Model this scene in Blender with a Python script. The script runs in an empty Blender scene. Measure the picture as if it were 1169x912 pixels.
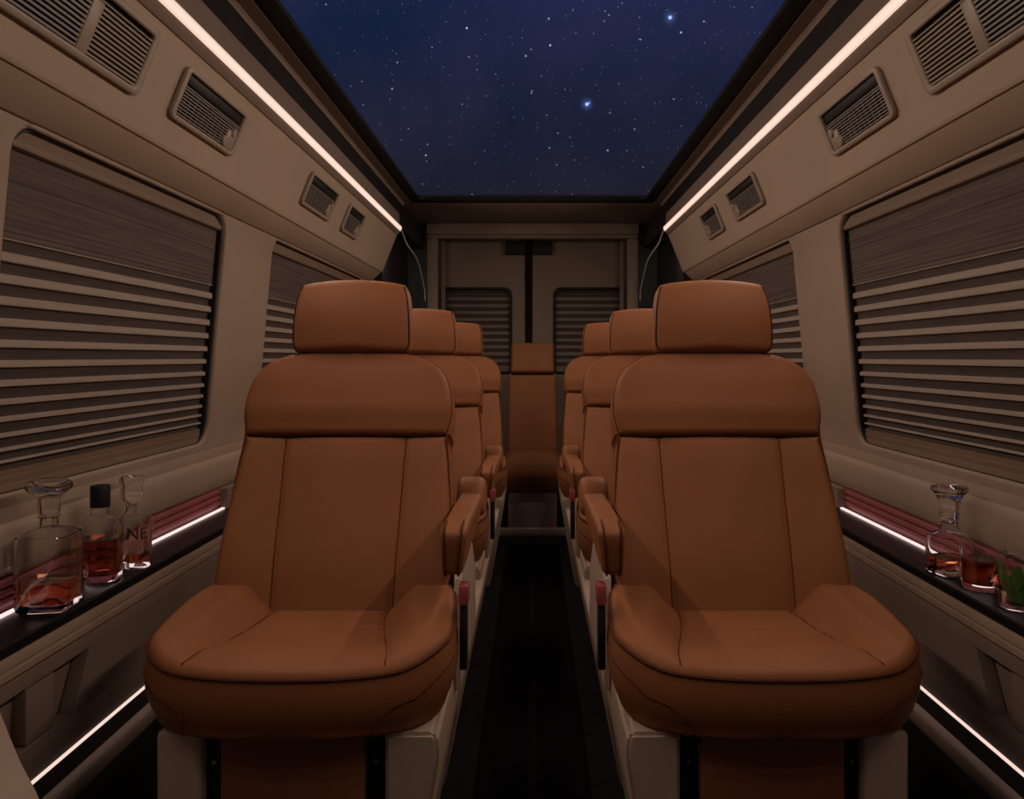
import bpy, bmesh, math, random
from mathutils import Vector, Matrix
R = math.radians
random.seed(7)
sc = bpy.context.scene
COL = sc.collection

# ------------------------------------------------------------------ camera
F = 900.0
VX, VY, ZC = 608.0, 408.0, 1.0
cd = bpy.data.cameras.new('camera')
cam = bpy.data.objects.new('camera', cd)
COL.objects.link(cam)
cam.location = (0, 0, ZC)
cam.rotation_euler = (R(90), 0, 0)
cd.sensor_width = 36
cd.lens = 36 * F / 1169
cd.shift_x = -(VX - 584.5) / 1169
cd.shift_y = -(456 - VY) / 1169
cd.clip_start = 0.02
sc.camera = cam

# ------------------------------------------------------------------ exposure
vs = sc.view_settings
vs.view_transform = 'Standard'
vs.look = 'None'
vs.gamma = 1
vs.use_curve_mapping = False
vs.exposure = 0.0

LED_L = 1.0           # ceiling light strips: brightness of the diffuser
LED_W = 2.95           # ceiling light strips: watts of each module
LED_N = 19            # modules in each strip
LED_FLOOR = 0.95      # strips at the foot of the walls
LED_COUNTER = 1.1    # strips behind the counters
CABIN_FILL_W = 0.5        # added fill lamps on the unseen front bulkhead
REAR_FILL_W = 4.5          # added fill lamps on the rear ends of the overhead consoles
YLED = 0.45          # front end of the ceiling strips

# ------------------------------------------------------------------ world: night sky
W = bpy.data.worlds.new('night_sky')
sc.world = W
W.use_nodes = True
nt = W.node_tree
nt.nodes.clear()
def N(tree, t, **kw):
    n = tree.nodes.new(t)
    for k, v in kw.items():
        setattr(n, k, v)
    return n
wo = N(nt, 'ShaderNodeOutputWorld')
bg = N(nt, 'ShaderNodeBackground')
tc = N(nt, 'ShaderNodeTexCoord')
sep = N(nt, 'ShaderNodeSeparateXYZ')
nt.links.new(tc.outputs['Generated'], sep.inputs[0])
ramp = N(nt, 'ShaderNodeValToRGB')
ramp.color_ramp.elements[0].position = 0.20
ramp.color_ramp.elements[0].color = (0.0150, 0.0155, 0.0255, 1)
ramp.color_ramp.elements[1].position = 0.44
ramp.color_ramp.elements[1].color = (0.0135, 0.0225, 0.0640, 1)
nt.links.new(sep.outputs['Z'], ramp.inputs[0])
neb = N(nt, 'ShaderNodeTexNoise')
neb.inputs['Scale'].default_value = 5.0
neb.inputs['Detail'].default_value = 6
nt.links.new(tc.outputs['Generated'], neb.inputs['Vector'])
nr = N(nt, 'ShaderNodeValToRGB')
nr.color_ramp.elements[0].position = 0.33
nr.color_ramp.elements[0].color = (0.60, 0.78, 0.80, 1)
nr.color_ramp.elements[1].position = 0.68
nr.color_ramp.elements[1].color = (1.45, 1.12, 1.10, 1)
nt.links.new(neb.outputs['Fac'], nr.inputs[0])
m1 = N(nt, 'ShaderNodeMixRGB', blend_type='MULTIPLY')
m1.inputs[0].default_value = 1
nt.links.new(ramp.outputs[0], m1.inputs[1])
nt.links.new(nr.outputs[0], m1.inputs[2])
last = m1.outputs[0]
def wmath(op, a, b=None):
    n = N(nt, 'ShaderNodeMath', operation=op)
    for i, v in enumerate((a, b)):
        if v is None:
            continue
        if isinstance(v, (int, float)):
            n.inputs[i].default_value = v
        else:
            nt.links.new(v, n.inputs[i])
    return n.outputs[0]
def star_layer(last, scale, radius, gain, tint):
    v = N(nt, 'ShaderNodeTexVoronoi')
    v.inputs['Scale'].default_value = scale
    nt.links.new(tc.outputs['Generated'], v.inputs['Vector'])
    d = wmath('DIVIDE', v.outputs['Distance'], radius)
    s = wmath('SUBTRACT', 1.0, d)
    s = wmath('MAXIMUM', s, 0.0)
    s2 = N(nt, 'ShaderNodeSeparateColor')
    nt.links.new(v.outputs['Color'], s2.inputs[0])
    br = wmath('POWER', s2.outputs[0], 2.5)
    s = wmath('MULTIPLY', s, wmath('MULTIPLY', br, gain))
    c = N(nt, 'ShaderNodeMixRGB', blend_type='ADD')
    c.inputs[0].default_value = 1
    cm = N(nt, 'ShaderNodeMixRGB', blend_type='MULTIPLY')
    cm.inputs[0].default_value = 1
    cm.inputs[1].default_value = tint
    nt.links.new(s, cm.inputs[2])
    nt.links.new(last, c.inputs[1])
    nt.links.new(cm.outputs[0], c.inputs[2])
    return c.outputs[0]
last = star_layer(last, 40, 0.060, 1.6, (0.75, 0.85, 1.0, 1))
last = star_layer(last, 95, 0.115, 0.6, (0.75, 0.88, 1.0, 1))
last = star_layer(last, 170, 0.16, 0.22, (0.8, 0.88, 1.0, 1))
last = star_layer(last, 55, 0.075, 1.0, (0.8, 0.88, 1.0, 1))
def big_star(last, px, py, gain):
    d = Vector(((px - VX) / F, 1.0, (VY - py) / F)).normalized()
    dot = N(nt, 'ShaderNodeVectorMath', operation='DISTANCE')
    nt.links.new(tc.outputs['Generated'], dot.inputs[0])
    dot.inputs[1].default_value = d
    a = wmath('MAXIMUM', wmath('SUBTRACT', 1.0, wmath('DIVIDE', dot.outputs['Value'], 0.0115)), 0.0)
    b = wmath('MAXIMUM', wmath('SUBTRACT', 1.0, wmath('DIVIDE', dot.outputs['Value'], 0.0026)), 0.0)
    a = wmath('ADD', wmath('MULTIPLY', wmath('POWER', a, 2.5), 0.28 * gain), wmath('MULTIPLY', b, 2.5 * gain))
    c = N(nt, 'ShaderNodeMixRGB', blend_type='ADD')
    c.inputs[0].default_value = 1
    cm = N(nt, 'ShaderNodeMixRGB', blend_type='MULTIPLY')
    cm.inputs[0].default_value = 1
    cm.inputs[1].default_value = (0.28, 0.42, 1.0, 1)
    nt.links.new(a, cm.inputs[2])
    nt.links.new(last, c.inputs[1])
    nt.links.new(cm.outputs[0], c.inputs[2])
    return c.outputs[0]
last = big_star(last, 670, 119, 1.0)
last = big_star(last, 765, 20, 1.0)
nt.links.new(last, bg.inputs['Color'])
bg.inputs['Strength'].default_value = 1.0
nt.links.new(bg.outputs[0], wo.inputs[0])

# ------------------------------------------------------------------ materials
def mat(name, col, rough=0.6, var=0.0, vscale=6.0, bump=0.0, bscale=200.0, metallic=0.0, stretch=None, coat=0.0, spec=0.5):
    m = bpy.data.materials.new(name)
    m.use_nodes = True
    t = m.node_tree
    b = t.nodes['Principled BSDF']
    b.inputs['Base Color'].default_value = (*col, 1)
    b.inputs['Roughness'].default_value = rough
    b.inputs['Metallic'].default_value = metallic
    b.inputs['Coat Weight'].default_value = coat
    b.inputs['Specular IOR Level'].default_value = spec
    if var or bump:
        c = N(t, 'ShaderNodeTexCoord')
        mp = N(t, 'ShaderNodeMapping')
        t.links.new(c.outputs['Object'], mp.inputs[0])
        if stretch:
            mp.inputs['Scale'].default_value = stretch
    if var:
        n = N(t, 'ShaderNodeTexNoise')
        n.inputs['Scale'].default_value = vscale
        n.inputs['Detail'].default_value = 5
        t.links.new(mp.outputs[0], n.inputs['Vector'])
        r = N(t, 'ShaderNodeValToRGB')
        r.color_ramp.elements[0].position = 0.3
        r.color_ramp.elements[1].position = 0.7
        r.color_ramp.elements[0].color = (*[x * (1 - var) for x in col], 1)
        r.color_ramp.elements[1].color = (*[min(1, x * (1 + var)) for x in col], 1)
        t.links.new(n.outputs['Fac'], r.inputs[0])
        t.links.new(r.outputs[0], b.inputs['Base Color'])
    if bump:
        v = N(t, 'ShaderNodeTexVoronoi')
        v.inputs['Scale'].default_value = bscale
        t.links.new(mp.outputs[0], v.inputs['Vector'])
        bp = N(t, 'ShaderNodeBump')
        bp.inputs['Strength'].default_value = bump
        bp.inputs['Distance'].default_value = 0.002
        t.links.new(v.outputs['Distance'], bp.inputs['Height'])
        t.links.new(bp.outputs[0], b.inputs['Normal'])
    return m
def emit(name, col, s):
    m = bpy.data.materials.new(name)
    m.use_nodes = True
    b = m.node_tree.nodes['Principled BSDF']
    b.inputs['Base Color'].default_value = (0.06, 0.055, 0.05, 1)
    b.inputs['Specular IOR Level'].default_value = 0.1
    b.inputs['Emission Color'].default_value = (*col, 1)
    b.inputs['Emission Strength'].default_value = s
    return m
def glass(name, col=(1, 1, 1), rough=0.0, ior=1.45):
    m = bpy.data.materials.new(name)
    m.use_nodes = True
    b = m.node_tree.nodes['Principled BSDF']
    b.inputs['Base Color'].default_value = (*col, 1)
    b.inputs['Roughness'].default_value = rough
    b.inputs['IOR'].default_value = ior
    b.inputs['Transmission Weight'].default_value = 1.0
    return m
def pane(name, tint, refl=0.04):
    m = bpy.data.materials.new(name)
    m.use_nodes = True
    t = m.node_tree
    t.nodes.clear()
    o = N(t, 'ShaderNodeOutputMaterial')
    tr = N(t, 'ShaderNodeBsdfTransparent')
    tr.inputs[0].default_value = (*tint, 1)
    gl = N(t, 'ShaderNodeBsdfGlossy')
    gl.inputs['Roughness'].default_value = 0.02
    mx = N(t, 'ShaderNodeMixShader')
    mx.inputs[0].default_value = refl
    t.links.new(tr.outputs[0], mx.inputs[1])
    t.links.new(gl.outputs[0], mx.inputs[2])
    t.links.new(mx.outputs[0], o.inputs[0])
    return m

M = {}
M['leather'] = mat('leather', (0.235, 0.089, 0.035), 0.56, 0.05, 7, 0.10, 420, spec=0.2)
M['seam'] = mat('seam', (0.050, 0.017, 0.010), 0.8, spec=0.1)
M['piping'] = mat('piping', (0.085, 0.027, 0.014), 0.8, spec=0.12)
M['suede'] = mat('suede', (0.200, 0.075, 0.030), 0.8, 0.06, 9)
M['beige'] = mat('beige', (0.330, 0.245, 0.180), 0.62, 0.04, 5, 0.06, 500)
M['bin'] = mat('bin', (0.430, 0.330, 0.245), 0.6, 0.04, 4, 0.05, 500)
M['taupe'] = mat('taupe', (0.210, 0.150, 0.115), 0.65, 0.05, 5, 0.06, 500)
M['cover'] = mat('cover', (0.420, 0.325, 0.255), 0.55, 0.03, 6)
M['door'] = mat('door', (0.230, 0.170, 0.128), 0.6, 0.04, 4, 0.05, 400)
M['black'] = mat('black', (0.010, 0.010, 0.011), 0.55, spec=0.3)
M['blackpanel'] = mat('blackpanel', (0.013, 0.0125, 0.0125), 0.5, 0.25, 9, spec=0.3)
M['gloss'] = mat('gloss', (0.008, 0.008, 0.009), 0.32, spec=0.15)
M['carpet'] = mat('carpet', (0.0100, 0.0103, 0.0120), 0.85, 0.3, 30, 0.25, 260, spec=0.2)
M['runner'] = mat('runner', (0.0042, 0.0044, 0.0050), 0.9, 0.3, 40, 0.2, 300, spec=0.08)
M['grille'] = mat('grille', (0.300, 0.240, 0.185), 0.45)
M['grillegrey'] = mat('grillegrey', (0.235, 0.205, 0.19), 0.4)
M['bezel'] = mat('bezel', (0.330, 0.262, 0.205), 0.42)
M['cavity'] = mat('cavity', (0.010, 0.009, 0.008), 0.8, spec=0.1)
M['stripe'] = mat('stripe', (0.330, 0.265, 0.215), 0.7, 0.10, 3, 0, stretch=(4, 4, 90))
M['sheer'] = mat('sheer', (0.056, 0.038, 0.031), 0.75, 0.22, 2.2, 0, stretch=(3, 3, 60))
M['sheer_top'] = mat('sheer_top', (0.095, 0.070, 0.059), 0.75, 0.25, 1.6, 0, stretch=(2, 2, 50))
M['rail'] = mat('rail', (0.200, 0.135, 0.090), 0.55)
M['rose'] = mat('rose', (0.300, 0.085, 0.090), 0.35, 0.08, 8)
M['red'] = mat('red', (0.280, 0.055, 0.065), 0.4)
M['steel'] = mat('steel', (0.5, 0.5, 0.5), 0.3, metallic=1.0)
M['cable'] = mat('cable', (0.55, 0.52, 0.48), 0.4)
M['led'] = emit('led', (1.0, 0.745, 0.62), LED_L)
M['lededge'] = emit('lededge', (1.0, 0.70, 0.56), 0.9)
M['rearstripe'] = mat('rearstripe', (0.190, 0.150, 0.128), 0.7, 0.1, 3)
M['ledfloor'] = emit('ledfloor', (1.0, 0.74, 0.64), LED_FLOOR)
M['ledcounter'] = emit('ledcounter', (1.0, 0.74, 0.70), LED_COUNTER)
M['lamp'] = emit('lamp', (1.0, 0.75, 0.55), 1.0)
M['glass'] = glass('glass')
M['amber'] = glass('amber', (0.92, 0.36, 0.16), 0, 1.36)
M['whisky'] = glass('whisky', (0.42, 0.075, 0.03), 0, 1.36)
M['roofglass'] = pane('roofglass', (0.92, 0.94, 1.0), 0.003)
M['sideglass'] = pane('sideglass', (0.12, 0.12, 0.13), 0.06)
M['leaf'] = mat('leaf', (0.130, 0.300, 0.050), 0.5, 0.25, 20)
M['soil'] = mat('soil', (0.03, 0.02, 0.012), 0.9)
M['ink'] = mat('ink', (0.02, 0.016, 0.014), 0.6)

# ------------------------------------------------------------------ mesh helpers
def link(name, me, m=None, parent=None):
    o = bpy.data.objects.new(name, me)
    COL.objects.link(o)
    if m is not None:
        for mm in (m if isinstance(m, (list, tuple)) else [m]):
            me.materials.append(mm)
    if parent is not None:
        o.parent = parent
    return o
def obj(name, bm, m=None, parent=None, smooth=True, angle=35):
    bmesh.ops.remove_doubles(bm, verts=bm.verts[:], dist=1e-6)
    bmesh.ops.recalc_face_normals(bm, faces=bm.faces[:])
    if smooth:
        for f in bm.faces:
            f.smooth = True
        lim = R(angle)
        for e in bm.edges:
            if len(e.link_faces) == 2 and e.calc_face_angle(0) > lim:
                e.smooth = False
    me = bpy.data.meshes.new(name)
    bm.to_mesh(me)
    bm.free()
    return link(name, me, m, parent)
def tag(o, label, cat, group=None, kind=None):
    o['label'] = label
    o['category'] = cat
    if group:
        o['group'] = group
    if kind:
        o['kind'] = kind
    return o
def thing(name, label, cat, loc=(0, 0, 0), group=None):
    o = bpy.data.objects.new(name, None)
    o.empty_display_size = 0.05
    COL.objects.link(o)
    o.location = loc
    return tag(o, label, cat, group)
def struct(o):
    o['kind'] = 'structure'
    return o
def copy_tree(o, parent=None):
    c = o.copy()
    COL.objects.link(c)
    if parent is not None:
        c.parent = parent
    for ch in [x for x in bpy.data.objects if x.parent == o]:
        copy_tree(ch, c)
    return c

def box(bm, x0, x1, y0, y1, z0, z1, bev=0.0, seg=2):
    vs_ = [bm.verts.new(p) for p in ((x0, y0, z0), (x1, y0, z0), (x1, y1, z0), (x0, y1, z0), (x0, y0, z1), (x1, y0, z1), (x1, y1, z1), (x0, y1, z1))]
    fs = [bm.faces.new([vs_[i] for i in q]) for q in ((0, 3, 2, 1), (4, 5, 6, 7), (0, 1, 5, 4), (1, 2, 6, 5), (2, 3, 7, 6), (3, 0, 4, 7))]
    if bev:
        es = list({e for f in fs for e in f.edges})
        bmesh.ops.bevel(bm, geom=es, offset=bev, segments=seg, affect='EDGES', profile=0.5)
def bxo(name, dims, m, parent=None, bev=0.0, seg=2):
    bm = bmesh.new()
    box(bm, *dims, bev=bev, seg=seg)
    return obj(name, bm, m, parent)
def prism(bm, pts, y0, y1, s=1, mapf=None):
    """closed (x,z) profile extruded along y; s mirrors x."""
    f = mapf or (lambda x, y, z: (s * x, y, z))
    a = [bm.verts.new(f(x, y0, z)) for x, z in pts]
    b = [bm.verts.new(f(x, y1, z)) for x, z in pts]
    n = len(pts)
    for i in range(n):
        j = (i + 1) % n
        bm.faces.new((a[i], a[j], b[j], b[i]))
    bm.faces.new(a)
    bm.faces.new(list(reversed(b)))
def prismo(name, pts, y0, y1, s, m, parent=None, angle=35):
    bm = bmesh.new()
    prism(bm, pts, y0, y1, s)
    return obj(name, bm, m, parent, angle=angle)
def tube(bm, pts, r, n=8, closed=False, cap=True):
    P = [Vector(p) for p in pts]
    k = len(P)
    rings = []
    up = None
    for i in range(k):
        if closed:
            t = (P[(i + 1) % k] - P[i - 1]).normalized()
        else:
            t = (P[min(i + 1, k - 1)] - P[max(i - 1, 0)]).normalized()
        if up is None:
            up = t.orthogonal().normalized()
        up = (up - t * up.dot(t))
        if up.length < 1e-6:
            up = t.orthogonal()
        up.normalize()
        sd = t.cross(up)
        rr = r[i] if isinstance(r, (list, tuple)) else r
        rings.append([bm.verts.new(P[i] + (up * math.cos(a) + sd * math.sin(a)) * rr) for a in [2 * math.pi * q / n for q in range(n)]])
    m_ = k if closed else k - 1
    for i in range(m_):
        A, B = rings[i], rings[(i + 1) % k]
        off = 0
        if closed and i == k - 1:
            best = None
            for o_ in range(n):
                d = sum((A[q].co - B[(q + o_) % n].co).length for q in range(n))
                if best is None or d < best:
                    best, off = d, o_
        for q in range(n):
            bm.faces.new((A[q], A[(q + 1) % n], B[(q + 1 + off) % n], B[(q + off) % n]))
    if cap and not closed:
        bm.faces.new(rings[0][::-1])
        bm.faces.new(rings[-1])
def lathe(bm, prof, cx=0, cy=0, n=32, sq=None):
    """(r,z) profile; sq = superellipse exponent for squarish bodies."""
    rings = []
    for r, z in prof:
        if r < 1e-5:
            rings.append([bm.verts.new((cx, cy, z))])
            continue
        ring = []
        for i in range(n):
            a = 2 * math.pi * i / n
            k = 1.0
            if sq:
                k = (abs(math.cos(a)) ** sq + abs(math.sin(a)) ** sq) ** (-1 / sq)
            ring.append(bm.verts.new((cx + r * k * math.cos(a), cy + r * k * math.sin(a), z)))
        rings.append(ring)
    for A, B in zip(rings, rings[1:]):
        if len(A) == 1 and len(B) == 1:
            continue
        for i in range(n):
            j = (i + 1) % n
            if len(A) == 1:
                bm.faces.new((A[0], B[j], B[i]))
            elif len(B) == 1:
                bm.faces.new((A[i], A[j], B[0]))
            else:
                bm.faces.new((A[i], A[j], B[j], B[i]))
def rrect(u0, u1, v0, v1, r, n=6):
    if not isinstance(r, (list, tuple)):
        r = [r] * 4                       # bl, br, tr, tl
    out = []
    for (cu, cv, a0, rr) in ((u0 + r[0], v0 + r[0], 180, r[0]), (u1 - r[1], v0 + r[1], 270, r[1]), (u1 - r[2], v1 - r[2], 0, r[2]), (u0 + r[3], v1 - r[3], 90, r[3])):
        for k in range(n + 1):
            a = R(a0 + 90 * k / n)
            out.append((cu + rr * math.cos(a), cv + rr * math.sin(a)))
    return out
def sheet(outer, holes, depth, bev, mapf, maxlen=None):
    """flat panel with holes, rounded edges; local (u,v,w) with w from 0 (visible face) to depth; mapf -> world."""
    cu = bpy.data.curves.new('tmp', 'CURVE')
    cu.dimensions = '2D'
    cu.fill_mode = 'BOTH'
    cu.extrude = max(depth / 2 - bev, 0)
    cu.bevel_depth = bev
    cu.bevel_resolution = 2
    cu.offset = -bev
    for lp in [outer] + holes:
        sp = cu.splines.new('POLY')
        sp.points.add(len(lp) - 1)
        for p, (u, v) in zip(sp.points, lp):
            p.co = (u, v, 0, 1)
        sp.use_cyclic_u = True
    to = bpy.data.objects.new('tmp', cu)
    COL.objects.link(to)
    bpy.context.view_layer.update()
    me = bpy.data.meshes.new_from_object(to)
    bpy.data.objects.remove(to)
    bpy.data.curves.remove(cu)
    bm = bmesh.new()
    bm.from_mesh(me)
    bpy.data.meshes.remove(me)
    for v in bm.verts:
        v.co = Vector(mapf(v.co.x, v.co.y, depth / 2 - v.co.z))
    return bm
def catmull(pts, n=8, closed=True):
    k = len(pts)
    out = []
    for i in range(k if closed else k - 1):
        g = lambda q: Vector(pts[q % k]) if closed else Vector(pts[max(0, min(k - 1, q))])
        p0, p1, p2, p3 = g(i - 1), g(i), g(i + 1), g(i + 2)
        for j in range(n):
            t = j / n
            out.append(tuple(0.5 * ((2 * p1) + (p2 - p0) * t + (2 * p0 - 5 * p1 + 4 * p2 - p3) * t * t + (3 * p1 - p0 - 3 * p2 + p3) * t ** 3)))
    if not closed:
        out.append(tuple(pts[-1]))
    return out
def mirror_outline(half):
    """half outline from (0,bottom) round the +x side to (0,top): closed polygon control points."""
    return half + [(-x, y) for x, y in reversed(half[1:-1])]
def polydist(p, poly):
    best = 1e9
    px, py = p
    n = len(poly)
    for i in range(n):
        ax, ay = poly[i]
        bx, by = poly[(i + 1) % n]
        dx, dy = bx - ax, by - ay
        L = dx * dx + dy * dy
        t = 0 if L == 0 else max(0, min(1, ((px - ax) * dx + (py - ay) * dy) / L))
        qx, qy = ax + t * dx - px, ay + t * dy - py
        d = qx * qx + qy * qy
        if d < best:
            best = d
    return math.sqrt(best)
def rowspan(poly, b):
    xs = []
    n = len(poly)
    for i in range(n):
        (ax, ay), (bx, by) = poly[i], poly[(i + 1) % n]
        if (ay <= b < by) or (by <= b < ay):
            xs.append(ax + (b - ay) / (by - ay) * (bx - ax))
    return (min(xs), max(xs)) if len(xs) >= 2 else None
def puff(poly, hf, Re, T, mapf, nb=44, na=44, Rb=None, sides=(), back=None):
    """upholstered block: outline poly in (a,b), front surface w=-hf(a,b) rolling over an edge radius Re, back at w=T.
    sides: (fraction of the way, scale about the centroid) rings between the front edge and the back."""
    Rb = Re if Rb is None else Rb
    bmin, bmax = min(p[1] for p in poly), max(p[1] for p in poly)
    ca = sum(p[0] for p in poly) / len(poly)
    cb = sum(p[1] for p in poly) / len(poly)
    e = (bmax - bmin) * 1e-3
    def dens(i, n):
        t = i / n
        return t * 0.45 + 0.55 * (0.5 - 0.5 * math.cos(math.pi * t))
    bm = bmesh.new()
    front, bck = [], []
    for i in range(nb + 1):
        b = bmin + e + (bmax - bmin - 2 * e) * dens(i, nb)
        a0, a1 = rowspan(poly, b)
        rf, rb = [], []
        for j in range(na + 1):
            a = a0 + (a1 - a0) * dens(j, na)
            edge = i in (0, nb) or j in (0, na)
            d = 0 if edge else polydist((a, b), poly)
            q = max(0.0, 1 - d / Re)
            w = -hf(a, b) + Re * (1 - math.sqrt(max(0, 1 - q * q)))
            rf.append(bm.verts.new((a, b, w)))
            q = max(0.0, 1 - d / Rb)
            wb = T - Rb * (1 - math.sqrt(max(0, 1 - q * q)))
            if back:
                wb += back(a, b)
            rb.append((a, b, wb))
        front.append(rf)
        bck.append(rb)
    sc_end = sides[-1][1] if sides else 1.0
    B = [[bm.verts.new((ca + (a - ca) * sc_end, cb + (b - cb) * sc_end, w)) for a, b, w in row] for row in bck]
    for i in range(nb):
        for j in range(na):
            bm.faces.new((front[i][j], front[i][j + 1], front[i + 1][j + 1], front[i + 1][j]))
            bm.faces.new((B[i][j], B[i + 1][j], B[i + 1][j + 1], B[i][j + 1]))
    def loop(g):
        return g[0][:] + [g[i][na] for i in range(1, nb + 1)] + [g[nb][j] for j in range(na - 1, -1, -1)] + [g[i][0] for i in range(nb - 1, 0, -1)]
    Lf, Lb = loop(front), loop(B)
    prev = Lf
    for fr, s in (sides[:-1] if sides else ()):
        cur = []
        for vf, vb in zip(Lf, Lb):
            w = vf.co.z + (vb.co.z - vf.co.z) * fr
            cur.append(bm.verts.new((ca + (vf.co.x - ca) * s, cb + (vf.co.y - cb) * s, w)))
        n = len(Lf)
        for i in range(n):
            j = (i + 1) % n
            bm.faces.new((prev[i], cur[i], cur[j], prev[j]))
        prev = cur
    n = len(Lf)
    for i in range(n):
        j = (i + 1) % n
        bm.faces.new((prev[i], Lb[i], Lb[j], prev[j]))
    for v in bm.verts:
        v.co = Vector(mapf(v.co.x, v.co.y, v.co.z))
    return bm
def sst(e0, e1, x):
    t = max(0, min(1, (x - e0) / (e1 - e0)))
    return t * t * (3 - 2 * t)
def groove(d, w=0.004):
    return math.exp(-(d / w) ** 2)
def ptseg(p, a, b):
    dx, dy = b[0] - a[0], b[1] - a[1]
    t = max(0, min(1, ((p[0] - a[0]) * dx + (p[1] - a[1]) * dy) / (dx * dx + dy * dy)))
    return math.hypot(a[0] + t * dx - p[0], a[1] + t * dy - p[1])

SIDE = {-1: 'left', 1: 'right'}
Y0, YBIN, YEND = -1.25, 4.14, 5.0
def wall_x(z):
    return 0.85 + 0.09 * (1.347 - z)

# ------------------------------------------------------------------ SETTING: floor, walls, ceiling
struct(bxo('floor', (-1.0, 1.0, Y0, 5.5, -0.05, 0.0), M['carpet']))
struct(bxo('wall_front', (-1.0, 1.0, Y0 - 0.05, Y0, -0.05, 2.0), M['taupe']))
struct(bxo('wall_rear', (-1.0, 1.0, 5.36, 5.42, -0.05, 2.0), M['blackpanel']))

WIN = [(1.29, 2.19, 0.765, 1.3885), (2.58, 3.92, 0.765, 1.3885)]
wn = 0
for s in (-1, 1):
    # upper wall with two window openings
    outer = [(Y0, 0.69), (YEND, 0.69), (YEND, 1.397), (Y0, 1.397)]
    holes = [rrect(a, b, c, d, 0.055) for a, b, c, d in WIN]
    bm = sheet(outer, holes, 0.045, 0.007, lambda u, v, w, s=s: (s * (wall_x(v) + w), u, v))
    struct(obj('wall_' + SIDE[s], bm, M['beige']))
    for a, b, c, d in WIN:
        wn += 1
        bm = bmesh.new()
        pts = rrect(a - 0.03, b + 0.03, c - 0.03, d + 0.03, 0.06)
        ring = [bm.verts.new((s * (wall_x(v) + 0.085), u, v)) for u, v in pts]
        bm.faces.new(ring)
        r2 = [bm.verts.new((s * (wall_x(v) + 0.090), u, v)) for u, v in pts]
        bm.faces.new(r2)
        for i in range(len(ring)):
            j = (i + 1) % len(ring)
            bm.faces.new((ring[i], ring[j], r2[j], r2[i]))
        wo_ = struct(obj('window_%d' % wn, bm, M['sideglass']))
        # black rubber frame round the opening
        bm = sheet(rrect(a - 0.06, b + 0.06, c - 0.06, d + 0.06, 0.07), [rrect(a - 0.004, b + 0.004, c - 0.004, d + 0.004, 0.056)], 0.030, 0.002,
                   lambda u, v, w, s=s: (s * (wall_x(v) + 0.0455 + w), u, v))
        obj('gasket', bm, M['black'], wo_)
        bm = sheet(rrect(a + 0.001, b - 0.001, c + 0.0006, d - 0.001, 0.055), [rrect(a + 0.011, b - 0.011, c + 0.0012, d - 0.004, 0.052)], 0.018, 0.001,
                   lambda u, v, w, s=s: (s * (wall_x(v) + 0.010 + w), u, v))
        obj('gasket_shade_lip', bm, M['black'], wo_)  # black gasket lip, doubles as painted shade between blind and reveal
    # body shell outside the windows
    bm = bmesh.new()
    prism(bm, [(1.0, -0.05), (1.02, -0.05), (1.02, 2.0), (1.0, 2.0)], Y0, 5.5, s)
    struct(obj('wall_shell_' + SIDE[s], bm, M['black']))
    # lower wall with the map pocket opening
    pocket = [(0.80, 0.378), (1.398, 0.369), (1.438, 0.472), (0.80, 0.472)]
    outer = [(Y0, 0.308), (YEND, 0.308), (YEND, 0.508), (Y0, 0.508)]
    def low(u, v, w, s=s):
        return (s * (0.803 + (0.508 - v) * 0.07 + w), u, v)
    lw = obj('wall_lower_' + SIDE[s], sheet(outer, [pocket], 0.03, 0.003, low), M['taupe'])
    struct(lw)
    bm = sheet([(0.74, 0.34), (1.50, 0.34), (1.50, 0.49), (0.74, 0.49)], [], 0.008, 0.001, lambda u, v, w, s=s: (s * (0.834 + (0.508 - v) * 0.07 + w), u, v))
    obj('pocket_back', bm, M['taupe'], lw)
    bm = bmesh.new()
    box(bm, *sorted((s * 0.816, s * 0.843)), 1.27, 1.345, 0.3725, 0.4695, 0.004)
    obj('pocket_divider', bm, M['taupe'], lw)
    # floor-level plinth below the light strip
    struct(prismo('baseboard_' + SIDE[s], [(0.835, 0.0), (0.835, 0.302), (0.97, 0.302), (0.97, 0.0)], Y0, YEND, s, M['black']))
    struct(prismo('trim_step_' + SIDE[s], [(0.834, 0.250), (0.826, 0.248), (0.819, 0.240), (0.818, 0.220), (0.823, 0.208), (0.834, 0.205)], Y0, YEND, s, M['taupe'], angle=60))
    # rounded beige lip just below the counter
    struct(prismo('trim_lip_' + SIDE[s], [(0.95, 0.551), (0.790, 0.551), (0.785, 0.544), (0.786, 0.531), (0.792, 0.5265), (0.7885, 0.523), (0.789, 0.513), (0.800, 0.509), (0.95, 0.509)], Y0, YEND, s, M['beige'], angle=40))
    # sill under the windows
    struct(prismo('trim_sill_' + SIDE[s], [(0.906, 0.742), (0.9035, 0.742), (0.900, 0.730), (0.899, 0.717), (0.891, 0.712), (0.886, 0.702), (0.8855, 0.655), (0.888, 0.638), (0.895, 0.629), (0.906, 0.629)], Y0, YEND, s, M['beige'], angle=40))
    # recess wall behind the counter: rose ribs
    rib = [(0.975, 0.572), (0.893, 0.572)]
    for k in range(3):
        z = 0.580 + k * 0.016
        rib += [(0.893, z), (0.887, z + 0.002), (0.886, z + 0.009), (0.888, z + 0.013), (0.893, z + 0.0145)]
    rib += [(0.893, 0.6275), (0.975, 0.6275)]
    struct(prismo('trim_rose_' + SIDE[s], rib, Y0, 2.24, s, M['rose'], angle=40))
    struct(prismo('trim_recess_' + SIDE[s], [(0.868, 0.572), (0.868, 0.6275), (0.97, 0.6275), (0.97, 0.572)], 2.241, YEND, s, M['taupe']))
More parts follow.
